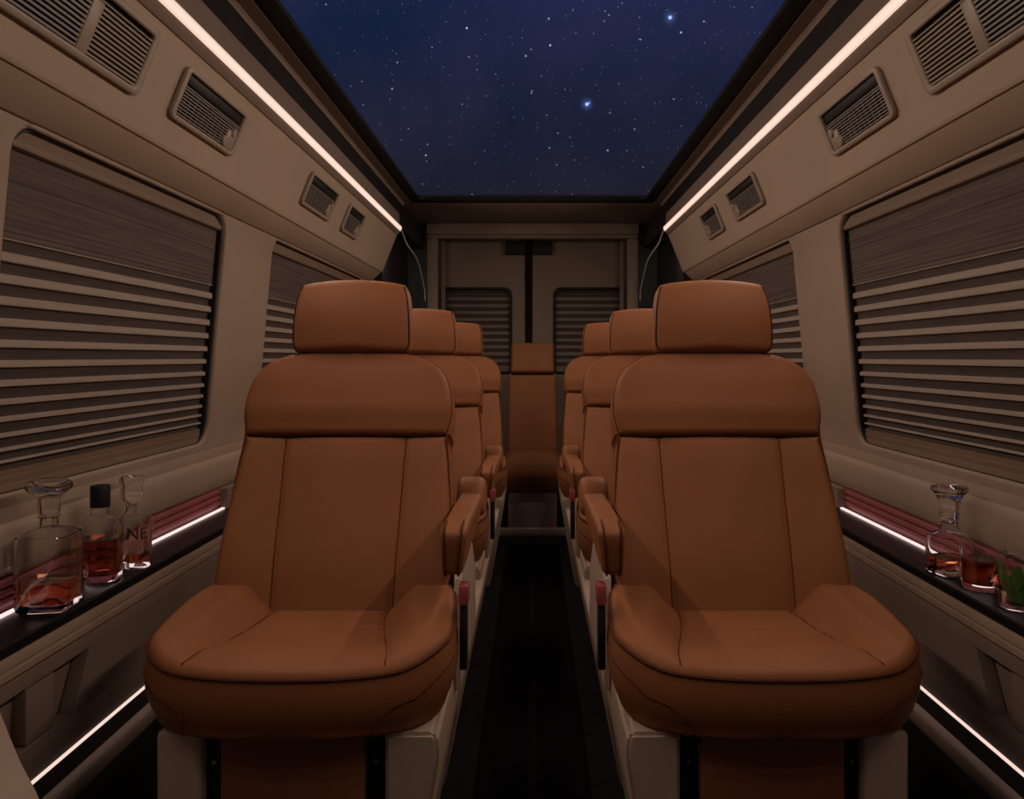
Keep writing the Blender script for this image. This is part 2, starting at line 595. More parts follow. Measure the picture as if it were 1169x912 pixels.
    # wall strip between overhead console and window, coffer sides, ceiling lip
    struct(prismo('trim_coffer_' + SIDE[s], [(0.697, 1.689), (0.702, 1.757), (0.74, 1.757), (0.74, 1.689)], Y0, YBIN, s, M['taupe']))
    struct(prismo('trim_coffer_shadow_' + SIDE[s], [(0.708, 1.7575), (0.712, 1.834), (0.74, 1.834), (0.74, 1.7575)], Y0, YEND, s, M['blackpanel']))  # black upper band of the coffer side
    struct(prismo('trim_ceiling_lip_' + SIDE[s], [(0.668, 1.850), (0.668, 1.868), (0.80, 1.868), (0.80, 1.8345), (0.713, 1.8345), (0.712, 1.844), (0.706, 1.850)], Y0, 4.36, s, M['taupe']))
    # black lining behind the end of the overhead console
    struct(prismo('wall_lining_' + SIDE[s], [(0.792, 0.64), (0.792, 1.688), (0.70, 1.690), (0.70, 1.756), (0.83, 1.756), (0.83, 0.64)], YBIN + 0.002, YEND, s, M['blackpanel']))

# ceiling behind the glass roof, roof closing panels
struct(bxo('ceiling', (-0.80, 0.80, 4.361, 5.36, 1.850, 1.90), M['taupe']))
struct(bxo('ceiling_front', (-0.80, 0.80, Y0, -0.65, 1.869, 1.90), M['taupe']))
# glass roof
bm = sheet(rrect(-0.667, 0.667, -0.66, 4.36, 0.004), [rrect(-0.612, 0.612, -0.6, 4.25, 0.05)], 0.014, 0.001, lambda u, v, w: (u, v, 1.8515 + w))
rf = struct(obj('window_5', bm, M['black']))
bm = bmesh.new()
box(bm, -0.655, 0.655, -0.655, 4.355, 1.8665, 1.8725)
obj('roof_pane', bm, M['roofglass'], rf)

# rear portal: pillars, header, black returns
bm = bmesh.new()
for s in (-1, 1):
    box(bm, *sorted((s * 0.603, s * 0.672)), 5.0, 5.09, 0.0, 1.755, 0.008)
box(bm, -0.672, 0.672, 5.0, 5.09, 1.755, 1.8495, 0.008)
box(bm, -0.672, 0.672, 4.97, 5.0, 1.775, 1.8495, 0.010)
struct(obj('trim_portal', bm, M['door']))
bm = bmesh.new()
for s in (-1, 1):
    box(bm, *sorted((s * 0.673, s * 0.99)), 5.005, 5.06, 0.0, 1.849)
struct(obj('wall_bulkhead', bm, M['blackpanel']))
bm = bmesh.new()
for s in (-1, 1):
    box(bm, *sorted((s * 0.572, s * 0.602)), 5.14, 5.19, 0.0, 1.77, 0.006)
box(bm, -0.57, 0.57, 5.14, 5.19, 1.772, 1.80, 0.006)
struct(obj('trim_inner_portal', bm, M['door']))
bm = bmesh.new()
for s in (-1, 1):
    box(bm, *sorted((s * 0.604, s * 0.615)), 5.091, 5.13, 0.9, 1.72, 0.002)
struct(obj('trim_gap_shade', bm, M['black']))  # black strips painting in the shade of the slot between the pillars

# rear doors
XS = -0.026
for k, (x0, x1, w0, w1) in enumerate(((-0.66, XS - 0.021, -0.615, -0.147), (XS + 0.021, 0.66, 0.147, 0.615))):
    rr = [0.03, 0.03, 0.055, 0.02] if k == 0 else [0.03, 0.03, 0.02, 0.055]
    bm = sheet([(x0, 0.0), (x1, 0.0), (x1, 1.80), (x0, 1.80)], [rrect(w0, w1, 0.90, 1.456, rr)], 0.05, 0.006, lambda u, v, w: (u, 5.25 + w, v))
    d = struct(obj('door_%d' % (k + 1), bm, M['door']))
    bm = sheet(rrect(w0 - 0.012, w1 + 0.012, 0.888, 1.468, rr), [rrect(w0 + 0.004, w1 - 0.004, 0.904, 1.452, rr)], 0.012, 0.003, lambda u, v, w: (u, 5.2485 - 0.003 + w, v))
    obj('window_seal', bm, M['black'], d)
    # lock box at the head of each door
    bm = bmesh.new()
    box(bm, *((XS - 0.155, XS - 0.022) if k == 0 else (XS + 0.022, XS + 0.155)), 5.205, 5.2495, 1.680, 1.770, 0.006)
    lb = obj('lock_box', bm, M['black'], d)
    bm = bmesh.new()
    cx = XS - 0.12 if k == 0 else XS + 0.12
    tube(bm, [(cx, 5.2, 1.722), (cx, 5.21, 1.722)], 0.018, 16)
    obj('lock_knob', bm, M['blackpanel'], lb)
struct(bxo('trim_door_gap', (XS - 0.0205, XS + 0.0205, 5.235, 5.30, 0.0, 1.80), M['cavity']))

# ------------------------------------------------------------------ window blinds
def blind(name, label, u0, u1, v0, v1, vs_, bands, mapf, group, light='stripe', dark='sheer'):
    t = thing(name, label, 'window blind', (0, 0, 0), group)
    # upper ribbed sheer
    def strip(bm, prof, mi=None):
        rows = [[bm.verts.new(mapf(u, v, w)) for u in (u0, u1)] for v, w in prof]
        for a, b in zip(rows, rows[1:]):
            bm.faces.new((a[0], a[1], b[1], b[0]))
    bm = bmesh.new()
    prof = []
    k = 14
    for i in range(k * 3 + 1):
        prof.append((v1 - (v1 - vs_) * i / (k * 3), 0.0120 + 0.0009 * math.cos(2 * math.pi * i / 3 + 0.7 * math.sin(i * 1.3))))
    strip(bm, prof)
    prof2 = [(v, w + 0.003) for v, w in prof]
    strip(bm, prof2)
    obj('upper_sheer', bm, M['sheer_top'], t)
    bl, bd = bmesh.new(), bmesh.new()
    strip(bl, [(vs_ + 0.001, 0.0125), (vs_, 0.0095), (vs_ - 0.002, 0.0095), (vs_ - 0.003, 0.0135)])
    strip(bd, [(vs_ - 0.002, 0.0145), (vs_ - 0.013, 0.0165), (vs_ - 0.024, 0.0145)])
    z = vs_ - 0.022
    for pitch, lit in bands:
        if z - pitch < v0 + 0.008:
            break
        h = pitch * lit
        strip(bl, [(z, 0.0125), (z - h * 0.10, 0.0092), (z - h * 0.5, 0.0080), (z - h * 0.90, 0.0078), (z - h, 0.0105)])
        strip(bl, [(z - h, 0.0105), (z - h + 0.0008, 0.0145), (z - 0.0008, 0.0145), (z, 0.0125)])
        strip(bd, [(z - h + 0.001, 0.0145), (z - (h + pitch) / 2, 0.0175), (z - pitch - 0.001, 0.0145)])
        z -= pitch
    zb = z
    obj('beige_pleats', bl, M[light], t)['label'] = 'light beige fabric bands'
    obj('dark_sheer', bd, M[dark], t)['label'] = 'dark brown sheer bands'
    bm = bmesh.new()
    m_ = (zb - v0) / 3
    prs = [(v0 + 0.0020, 0.001), (v0 + m_, 0.003), (v0 + m_ + 0.001, 0.0055), (v0 + 2 * m_, 0.006), (v0 + 2 * m_ + 0.001, 0.0085), (zb, 0.009), (zb, 0.018), (v0 + 0.0020, 0.018)]
    a = [bm.verts.new(mapf(u0, v, w)) for v, w in prs]
    b = [bm.verts.new(mapf(u1, v, w)) for v, w in prs]
    for i in range(len(a)):
        j = (i + 1) % len(a)
        bm.faces.new((a[i], a[j], b[j], b[i]))
    bm.faces.new(a)
    bm.faces.new(b[::-1])
    obj('bottom_rail', bm, M['rail'], t)
    return t
SIDEBANDS = [(p, 0.47 - 0.014 * q) for q, p in enumerate((.0370, .0370, .0370, .0362, .0352, .0340, .0325, .0305, .0285, .0260, .0220, .0180))]
for s in (-1, 1):
    for i, (a, b, c, d) in enumerate(WIN):
        lab = 'zebra blind with beige and dark bands in the ' + SIDE[s] + (' window beside the nearest seat' if i == 0 else ' window behind the nearest seat')
        t = blind('window_blind', lab, a + 0.012, b - 0.014, c, d - 0.040, 1.200, SIDEBANDS, lambda u, v, w, s=s: (s * (wall_x(v) + 0.010 + w), u, v), 'blinds in the side windows')
        bm = bmesh.new()
        prism(bm, [(0.016, d - 0.005), (0.011, d - 0.024), (0.009, d - 0.030), (0.011, d - 0.037), (0.017, d - 0.0395), (0.028, d - 0.0395), (0.028, d - 0.005)], a + 0.013, b - 0.013, 1, lambda x, y, z, s=s: (s * (wall_x(z) + x), y, z))
        obj('cassette', bm, M['rail'], t)
for k, (x0, x1) in enumerate(((-0.608, -0.153), (0.153, 0.608))):
    blind('rear_blind', 'pleated grey brown blind in the ' + ('left' if k == 0 else 'right') + ' rear door window', x0, x1, 0.905, 1.450, 1.425, [(0.046, 0.5)] * 12,
          lambda u, v, w: (u, 5.262 + w, v), 'blinds in the rear doors', 'rearstripe')

# ------------------------------------------------------------------ overhead consoles with vents and light strips
P0, P1 = (0.7125, 1.6425), (0.790, 1.450)
def console_profile():
    return [(0.7105, 1.6455), (0.7115, 1.6440), P0, (0.7835, 1.4655), (0.7868, 1.4560), (0.7895, 1.4500), (0.7922, 1.4472), (0.7938, 1.4492), (0.7950, 1.4496), (0.7972, 1.4470),
            (0.846, 1.4005), (0.850, 1.3992), (0.895, 1.3990), (0.895, 1.686), (0.7105, 1.686)]
for s in (-1, 1):
    t = thing('overhead_console', 'long beige overhead console with vents along the ' + SIDE[s] + ' wall', 'overhead console', (s * 0.8, 2, 1.55), 'overhead consoles')
    bm = bmesh.new()
    prism(bm, [(x - 0.8, z - 1.55) for x, z in console_profile()], Y0 - 2 + 0.001, YBIN - 2, s)
    obj('console_body', bm, M['bin'], t, angle=30)
    bm = bmesh.new()
    prism(bm, [(x - 0.8, z - 1.55) for x, z in [(0.7100, 1.6430), (0.7100, 1.686), (0.684, 1.6855), (0.686, 1.680), (0.694, 1.659), (0.7085, 1.6425)]], Y0 - 2 + 0.001, YBIN - 2 - 0.01, s)
    obj('light_channel', bm, M['taupe'], t)
    t2 = prismo('light_strip', [(0.6905, 1.6655), (0.6865, 1.6765), (0.6838, 1.6755), (0.6878, 1.6645)], YLED, YBIN - 0.02, s, M['led'])
    for e_, pr_ in enumerate(([(0.6922, 1.6605), (0.6906, 1.6652), (0.6884, 1.6644), (0.6900, 1.6597)], [(0.6864, 1.6768), (0.6848, 1.6815), (0.6826, 1.6807), (0.6842, 1.6760)])):
        prismo('diffuser_edge', pr_, YLED, YBIN - 0.02, s, M['lededge'], t2)
    for k in range(LED_N):
        ld = bpy.data.lights.new('light_module', 'SPOT')
        ld.energy = LED_W
        ld.color = (1.0, 0.76, 0.60)
        ld.shadow_soft_size = 0.0
        ld.spot_size = R(172)
        ld.spot_blend = 1.0
        lo = bpy.data.objects.new('light_module', ld)
        COL.objects.link(lo)
        lo.parent = t2
        lo.location = (s * 0.681, YLED + (YBIN - 0.06 - YLED) * k / (LED_N - 1), 1.668)
        lo.rotation_euler = Vector((-s * 0.80, 0, -0.60)).to_track_quat('-Z', 'Y').to_euler()
    tag(t2, 'glowing warm white light strip along the ' + SIDE[s] + ' edge of the glass roof', 'light strip', 'overhead light strips')
    bm = bmesh.new()
    pts = [(s * 0.687, YBIN - 0.022, 1.668), (s * 0.684, YBIN + 0.06, 1.640), (s * 0.69, YBIN + 0.2, 1.622), (s * 0.676, 4.6, 1.575), (s * 0.676, 4.80, 1.500), (s * 0.676, 4.93, 1.42), (s * 0.678, 4.97, 1.36)]
    tube(bm, catmull(pts, 8, False), 0.004, 8)
    tag(obj('strip_cable', bm, M['cable']), 'thin white cable hanging from the ' + SIDE[s] + ' light strip against black lining', 'cable', 'light strip cables')
    tag(prismo('floor_light_strip', [(0.818, 0.3065), (0.835, 0.3065), (0.835, 0.3025), (0.816, 0.3025), (0.814, 0.3045)], Y0 + 0.02, YEND - 0.6, s, M['ledfloor']),
        'thin pinkish white light strip low on the ' + SIDE[s] + ' wall near the floor', 'light strip', 'light strips at the foot of the walls')
    tag(prismo('counter_light_strip', [(0.872, 0.5716), (0.880, 0.5716), (0.880, 0.5755), (0.872, 0.5748)], Y0 + 0.02, 2.235, s, M['ledcounter']),
        'bright line of light at the back of the ' + SIDE[s] + ' black counter', 'light strip', 'light strips behind the counters')
    c = thing('side_counter', 'narrow glossy black counter along the ' + SIDE[s] + ' wall under the window', 'counter', (s * 0.9, 2, 0.571), 'side counters')
    bm = bmesh.new()
    prism(bm, [(x - 0.9, z - 0.571) for x, z in [(0.786, 0.571), (0.783, 0.568), (0.783, 0.5545), (0.786, 0.5515), (0.956, 0.5515), (0.956, 0.571)]], Y0 - 2 + 0.005, YEND - 2 - 0.005, s)
    obj('counter_top', bm, M['gloss'], c)

dvec = Vector((P1[0] - P0[0], P1[1] - P0[1])).normalized()      # down the console face, right-hand side
def face_matrix(s, t, y):
    x = P0[0] + (P1[0] - P0[0]) * t
    z = P0[1] + (P1[1] - P0[1]) * t
    v = Vector((-s * dvec.x, 0, -dvec.y))
    n = Vector((-s * -dvec.y, 0, -dvec.x))
    u = Vector((0, -s, 0))
    m = Matrix.Identity(4)
    for i in range(3):
        m[i][0], m[i][1], m[i][2], m[i][3] = u[i], v[i], n[i], (s * x, y, z)[i]
    return m
HV = 0.115
def vent(s, y0, y1, label, small):
    q = -s                                                        # +q in local u is away from the camera
    w = y1 - y0
    t = thing('air_vent', label, 'air vent', group='square overhead vents')
    t.matrix_world = face_matrix(s, 0.428, (y0 + y1) / 2)
    idm = lambda u, v, w_: (u, v, 0.012 - w_)
    U, V = w / 2, HV / 2
    rad = 0.018
    obj('bezel', sheet(rrect(-U, U, -V, V, rad), [rrect(-U + 0.017, U - 0.017, -V + 0.012, V - 0.010, 0.007)], 0.012, 0.004, idm), M['bezel'], t)
    a0, a1, b0, b1 = -U + 0.015, U - 0.015, -V + 0.010, V - 0.008
    bm = bmesh.new()
    box(bm, a0, a1, b0, b1, 0.0002, 0.0015)
    obj('cavity', bm, M['cavity'], t)
    bm = bmesh.new()
    box(bm, a0 + 0.003, a1 - 0.003, b1 - 0.024, b1 - 0.004, 0.0015, 0.0035, 0.001)
    obj('lamp_lens', bm, M['blackpanel'], t)
    n = 9
    bm = bmesh.new()
    top = b1 - 0.030
    for i in range(n):
        v = b0 + 0.003 + (top - b0 - 0.006) * (i + 0.5) / n
        box(bm, a0 + 0.004, a1 - 0.004, v - 0.0014, v + 0.0014, 0.002, 0.0075)
    k = 7 if small else 12
    for i in range(1, k):
        u = a0 + (a1 - a0) * i / k
        box(bm, u - 0.0008, u + 0.0008, b0 + 0.003, top - 0.002, 0.002, 0.005)
    box(bm, a0 + 0.003, a1 - 0.003, top - 0.0025, top, 0.002, 0.008)
    obj('slats', bm, M['grillegrey'], t)
    # control pod with two round knobs in the far lower corner
    bm = bmesh.new()
    uc = q * (a1 - 0.030)
    box(bm, uc - 0.026, uc + 0.028, b0 + 0.002, b0 + 0.046, 0.002, 0.009, 0.004)
    pod = obj('control_pod', bm, M['bezel'], t)
    for (du, dv, r_) in ((-0.028, 0.016, 0.0125), (0.004, 0.045, 0.011)):
        bm = bmesh.new()
        lathe(bm, [(0, 0.002), (r_, 0.002), (r_, 0.011), (r_ * 0.85, 0.013), (0, 0.0135)], uc + q * du, b0 + dv, 20)
        obj('knob', bm, M['bezel'], pod)
    return t
def speaker_vent(s, y0, y1, label):
    q = -s
    t = thing('grille_vent', label, 'air vent', group='long overhead grilles')
    w = y1 - y0
    t.matrix_world = face_matrix(s, 0.41, (y0 + y1) / 2)
    idm = lambda u, v, w_: (u, v, 0.012 - w_)
    U, V = w / 2, 0.066
    obj('bezel', sheet(rrect(-U, U, -V, V, 0.016), [rrect(-U + 0.020, U - 0.020, -V + 0.014, V - 0.014, 0.008)], 0.012, 0.004, idm), M['bezel'], t)
    a0, a1, b0, b1 = -U + 0.018, U - 0.018, -V + 0.012, V - 0.012
    bm = bmesh.new()
    box(bm, a0, a1, b0, b1, 0.0002, 0.0015)
    obj('cavity', bm, M['cavity'], t)
    ud = 0.03 * q
    for half, m_ in ((-1, 'grillegrey'), (1, 'grille')):
        bm = bmesh.new()
        lo, hi = (a0 + 0.002, ud - 0.016) if half * q < 0 else (ud + 0.016, a1 - 0.002)
        n = 11
        for i in range(n):
            v = b0 + 0.002 + (b1 - b0 - 0.018) * (i + 0.5) / n
            box(bm, lo, hi, v - 0.0020, v + 0.0020, 0.002, 0.008)
        obj('slats', bm, M[m_], t)
    bm = bmesh.new()
    box(bm, ud - 0.016, ud + 0.016, b0 + 0.001, b1 - 0.014, 0.002, 0.010, 0.004)
    obj('divider', bm, M['bezel'], t)
    bm = bmesh.new()
    box(bm, a0 + 0.002, a1 - 0.002, b1 - 0.014, b1 - 0.0115, 0.002, 0.010)
    obj('cross_bar', bm, M['grille'], t)
for s in (-1, 1):
    speaker_vent(s, 1.06, 1.515, 'long slatted grille with centre divider in the near end of the ' + SIDE[s] + ' console')
    vent(s, 1.645, 1.99, 'large square vent with knobs beside the long grille on the ' + SIDE[s] + ' console', False)
    vent(s, 2.58, 2.94, 'small vent on the ' + SIDE[s] + ' console, the nearer of its far pair', True)
    vent(s, 3.12, 3.40, 'small vent on the ' + SIDE[s] + ' console, the farther of its far pair', True)

# ------------------------------------------------------------------ seats
TH = R(20.5)
def lean(y0, z0, th=TH):
    c, sn = math.cos(th), math.sin(th)
    return lambda a, b, w: (a, y0 + b * sn + w * c, z0 + b * c - w * sn)

def captain_seat(i, label):
    """captain's chair facing the camera; i = +1 when the aisle is on its +x side."""
    t = thing('captain_seat', label, 'seat', group='captain seats in rows')
    # --- seat cushion
    half = [(0, -0.102), (0.10, -0.097), (0.18, -0.078), (0.232, -0.040), (0.257, 0.012), (0.262, 0.08), (0.254, 0.17), (0.240, 0.26), (0.215, 0.305), (0.10, 0.315), (0, 0.315)]
    poly = catmull(mirror_outline(half), 8)
    def hf(a, b):
        x = abs(a)
        seamx = 0.165 - 0.05 * sst(-0.10, 0.22, b)
        bol = sst(seamx - 0.005, seamx + 0.065, x)
        h = 0.008 + bol * (0.026 + 0.022 * sst(0.0, 0.20, b)) * sst(-0.115, 0.0, b)
        h += 0.012 * math.exp(-((b + 0.03) / 0.06) ** 2) * (1 - bol)
        h -= 0.006 * groove(x - seamx, 0.006) * sst(-0.09, -0.04, b)
        h -= 0.0022 * groove(b - 0.115, 0.004) * (1 - bol)
        h -= 0.02 * sst(0.20, 0.30, b) * (1 - bol)
        return h
    Re = 0.016
    mp = lambda a, b, w: (a, b, 0.490 - w)
    bm = puff(poly, hf, Re, 0.107, mp, 64, 120, Rb=0.014, sides=((0.12, 1.012), (0.35, 1.022), (0.6, 1.016), (0.85, 0.985), (1.0, 0.955)))
    cu = obj('seat_cushion', bm, M['leather'], t, angle=60)
    ca = sum(p[0] for p in poly) / len(poly)
    cb = sum(p[1] for p in poly) / len(poly)
    n_ = len(poly)
    k0 = next(q for q in range(n_) if poly[q][0] < 0 and poly[q][1] < 0.235 and poly[q - 1][1] >= 0.235)
    seq = [poly[(k0 + q) % n_] for q in range(n_)]
    seq = [p for p in seq if p[1] < 0.235]
    bm = bmesh.new()
    tube(bm, [(ca + (a - ca) * 1.004, cb + (b - cb) * 1.004, 0.490 + hf(a, b) - Re + 0.003) for a, b in seq], 0.0030, 6)
    obj('cushion_piping', bm, M['piping'], cu)
    for sgn in (-1, 1):
        bm = bmesh.new()
        ln = []
        for q in range(25):
            b = -0.075 + 0.285 * q / 24
            a = 0.165 - 0.05 * sst(-0.10, 0.22, b)
            ln.append((sgn * a, b, 0.490 + hf(a, b) + 0.0006))
        tube(bm, ln, 0.0013, 6)
        obj('bolster_seam', bm, M['piping'], cu)
    # seam of the corner inserts low on the skirt
    for sgn in (-1, 1):
        bm = bmesh.new()
        line = []
        ctrl = [(0.155, 0.395), (0.160, 0.420), (0.180, 0.438), (0.215, 0.447), (0.240, 0.462), (0.2665, 0.476)]
        for xx, zz in catmull(ctrl, 6, False):
            cand = [p for p in poly if p[0] > 0]
            # skirt point at this x on the front side, or run back along the side
            best = min(cand, key=lambda p: abs(p[0] * 1.017 - xx) + (0 if p[1] < 0.06 else 1))
            fr = (0.490 - zz) / 0.107
            sclt = 1.0215 if fr < 0.45 else (1.017 if fr < 0.7 else 0.998)
            line.append((sgn * min(xx, 0.30), cb + (best[1] - cb) * sclt - 0.0012, zz))
        tube(bm, line, 0.0016, 6)
        obj('skirt_seam', bm, M['piping'], cu)
    # --- backrest, lower panel
    mb = lean(0.220, 0.470)
    SEAM = 0.387
    half = [(0, -0.06), (0.20, -0.06), (0.232, -0.03), (0.236, 0.06), (0.2335, 0.18), (0.225, 0.30), (0.2175, 0.372), (0.212, 0.3865), (0, 0.3865)]
    poly = catmull(mirror_outline(half), 8)
    poly = [(a, min(b, 0.3865)) for a, b in poly]
    def hf2(a, b):
        x = abs(a)
        sx = 0.122 + 0.008 * (b / 0.38)
        bol = sst(sx - 0.01, sx + 0.085, x)
        h = 0.006 * math.cos(min(1, x / sx) * math.pi / 2) + 0.012 * bol * sst(0.40, 0.1, b) + 0.006 * bol
        h -= 0.004 * groove(x - sx, 0.006)
        h += 0.008 * math.exp(-((b - 0.12) / 0.1) ** 2)
        h -= 0.004 * sst(0.33, 0.387, b)
        return h
    bk = obj('backrest', puff(poly, hf2, 0.014, 0.095, mb, 50, 96, sides=((0.3, 1.008), (1.0, 1.006))), M['leather'], t, angle=60)
    # --- shoulder pad above the cross seam
    half = [(0, 0.388), (0.211, 0.388), (0.2195, 0.395), (0.2245, 0.43), (0.2240, 0.47), (0.213, 0.512), (0.188, 0.546), (0.150, 0.566), (0.10, 0.575), (0, 0.578)]
    poly = catmull(mirror_outline(half), 8)
    poly = [(a, max(b, 0.388)) for a, b in poly]
    def hf3(a, b):
        x = abs(a)
        h = 0.004 + 0.012 * sst(0.386, 0.45, b) + 0.006 * (1 - (x / 0.23) ** 2)
        h -= 0.006 * sst(0.50, 0.58, b)
        return h
    sh = obj('shoulder_pad', puff(poly, hf3, 0.013, 0.098, mb, 36, 50, sides=((0.3, 1.008), (1.0, 1.006))), M['leather'], t, angle=60)
    bm = bmesh.new()
    ysm = [(-0.2145 + 0.429 * q / 30) for q in range(31)]
    tube(bm, [mb(a, 0.3873, 0.004 if abs(a) < 0.19 else 0.004 + (abs(a) - 0.19) * 0.40) for a in ysm], 0.0024, 6)
    obj('cross_seam', bm, M['seam'], sh)
    for sgn in (-1, 1):
        bm = bmesh.new()
        pts = []
        for p in catmull([(0.1, 0.575), (0.150, 0.566), (0.188, 0.546), (0.213, 0.512), (0.2240, 0.47), (0.2245, 0.43), (0.2180, 0.387), (0.2255, 0.30), (0.2335, 0.18), (0.236, 0.06), (0.232, 0.0)], 6, False):
            pts.append(mb(sgn * (p[0] - 0.0005), p[1], 0.003))
        tube(bm, pts, 0.0028, 6)
        obj('back_piping', bm, M['piping'], bk)
    # --- vertical seams of the centre panel
    for sgn in (-1, 1):
        bm = bmesh.new()
        tube(bm, [mb(sgn * (0.122 + 0.008 * (b / 0.38)), b, -hf2(0.122 + 0.008 * (b / 0.38), b) - 0.0002) for b in [0.02 + 0.36 * q / 24 for q in range(25)]], 0.0016, 6)
        obj('panel_seam', bm, M['piping'], bk)
    # --- headrest
    mh = lean(0.220 - 0.004, 0.470, R(20.5))
    half = [(0, 0.581), (0.11, 0.578), (0.128, 0.583), (0.1335, 0.60), (0.1325, 0.65), (0.128, 0.700), (0.119, 0.730), (0.10, 0.741), (0, 0.748)]
    poly = catmull(mirror_outline(half), 8)
    mh2 = lambda a, b, w: (a, 0.402 + (b - 0.58) * 0.20 + w, 1.014 + (b - 0.58) * 0.955 - w * 0.16)
    def hf4(a, b):
        return 0.016 * (1 - (a / 0.135) ** 2) + 0.012 * math.sin(max(0, min(1, (b - 0.58) / 0.168)) * math.pi)
    hd = obj('headrest', puff(poly, hf4, 0.014, 0.088, mh2, 30, 36, Rb=0.03, sides=((0.35, 1.0), (1.0, 0.95))), M['leather'], t, angle=60)
    for sgn in (-1, 1):
        bm = bmesh.new()
        pts = catmull([(0.121, 0.583), (0.1285, 0.60), (0.1275, 0.65), (0.123, 0.695), (0.114, 0.730)], 6, False)
        tube(bm, [mh2(sgn * a, b, 0.0035 - hf4(a, b)) for a, b in pts], 0.0022, 6)
        obj('headrest_seam', bm, M['seam'], hd)
    for a in (-0.06, 0.06):
        bm = bmesh.new()
        tube(bm, [(a, 0.455, 0.985), (a, 0.460, 1.03)], 0.007, 10)
        obj('headrest_post', bm, M['black'], t)
    # --- armrest on the aisle side
    prof = [(0.075, 0.672), (0.085, 0.687), (0.12, 0.694), (0.25, 0.697), (0.40, 0.697), (0.46, 0.690), (0.47, 0.668), (0.44, 0.645), (0.30, 0.626), (0.19, 0.606), (0.13, 0.598), (0.098, 0.602), (0.086, 0.625)]
    poly = catmull(prof, 5)
    ma = lambda a, b, w: (i * (0.281 + 0.018 * (a - 0.075) - w * (1 - 0.25 * max(0, min(1, (0.68 - b) / 0.08))) - 0.010 * max(0, min(1, (0.68 - b) / 0.08))), a, b)
    ar = obj('armrest', puff(poly, lambda a, b: 0.004, 0.012, 0.047, ma, 24, 30), M['leather'], t, angle=60)
    bm = bmesh.new()
    for w_ in (0.006, 0.039):
        tube(bm, [ma(a - 0.003 if a < 0.11 else a, b, w_) for a, b in catmull([(0.12, 0.697), (0.088, 0.690), (0.077, 0.675), (0.085, 0.635), (0.097, 0.603), (0.12, 0.597)], 5, False)], 0.0017, 6)
    obj('armrest_seam', bm, M['piping'], ar)
    bm = bmesh.new()
    prof = [(0.40, 0.66), (0.415, 0.70), (0.445, 0.722), (0.49, 0.722), (0.525, 0.70), (0.53, 0.665), (0.50, 0.640), (0.44, 0.638)]
    obj('armrest_pivot', puff(catmull(prof, 5), lambda a, b: 0.006, 0.018, 0.058, lambda a, b, w: (i * (0.290 - w), a, b), 18, 18), M['leather'], t, angle=60)
    # --- buckle
    bm = bmesh.new()
    box(bm, *sorted((i * 0.2705, i * 0.284)), 0.085, 0.115, 0.43, 0.553, 0.003)
    st = obj('buckle_stalk', bm, M['black'], t)
    bm = bmesh.new()
    box(bm, *sorted((i * 0.269, i * 0.2865)), 0.08, 0.12, 0.548, 0.585, 0.004)
    obj('buckle_button', bm, M['red'], st)['label'] = 'red belt buckle button'
    # --- side cover
    bm = bmesh.new()
    pr = [(0.20, 0.345), (0.20, 0.50), (0.215, 0.565), (0.25, 0.58), (0.50, 0.57), (0.60, 0.48), (0.62, 0.345)]
    a_ = [bm.verts.new((i * 0.248, y, z)) for y, z in pr]
    b_ = [bm.verts.new((i * 0.262, y, z)) for y, z in pr]
    for q in range(len(pr)):
        r_ = (q + 1) % len(pr)
        bm.faces.new((a_[q], a_[r_], b_[r_], b_[q]))
    bm.faces.new(a_)
    bm.faces.new(b_[::-1])
    bmesh.ops.bevel(bm, geom=bm.edges[:], offset=0.004, segments=2, affect='EDGES')
    obj('side_cover', bm, M['cover'], t)
    # --- base
    bm = bmesh.new()
    box(bm, -0.205, 0.205, -0.03, 0.40, 0.352, 0.386, 0.004)
    obj('seat_pan', bm, M['black'], t)
    def leg(x0, x1, y0, y1, m_, nm, z1=0.383, bev=0.010, z0=0.0):
        bm = bmesh.new()
        box(bm, *sorted((i * x0, i * x1)), y0, y1, z0, z1, bev, 3)
        return obj(nm, bm, m_, t)
    leg(-0.218, -0.143, -0.052, 0.50, M['cover'], 'base_panel')
    bm = bmesh.new()
    pr = [(0.161, 0.0), (0.161, 0.383), (0.240, 0.383), (0.247, 0.376), (0.2505, 0.343), (0.1935, 0.0)]
    prism(bm, pr, -0.056, 0.50, i)
    bmesh.ops.bevel(bm, geom=[e for e in bm.edges if abs(e.verts[0].co.y - e.verts[1].co.y) < 1e-6 or e.verts[0].co.x * i > 0.19], offset=0.006, segments=2, affect='EDGES')
    obj('base_panel', bm, M['cover'], t)
    leg(-0.142, -0.114, -0.030, 0.45, M['black'], 'seat_rail', 0.36, 0.002)
    leg(0.1255, 0.160, -0.030, 0.45, M['black'], 'seat_rail', 0.36, 0.002)
    leg(-0.1135, 0.125, -0.046, -0.030, M['suede'], 'leather_apron', 0.378, 0.004)
    for xx in (-0.128, 0.143):
        bm = bmesh.new()
        tube(bm, [(i * xx, -0.030, 0.325), (i * xx, -0.036, 0.325)], 0.004, 10)
        obj('rail_bolt', bm, M['steel'], t)
    return t

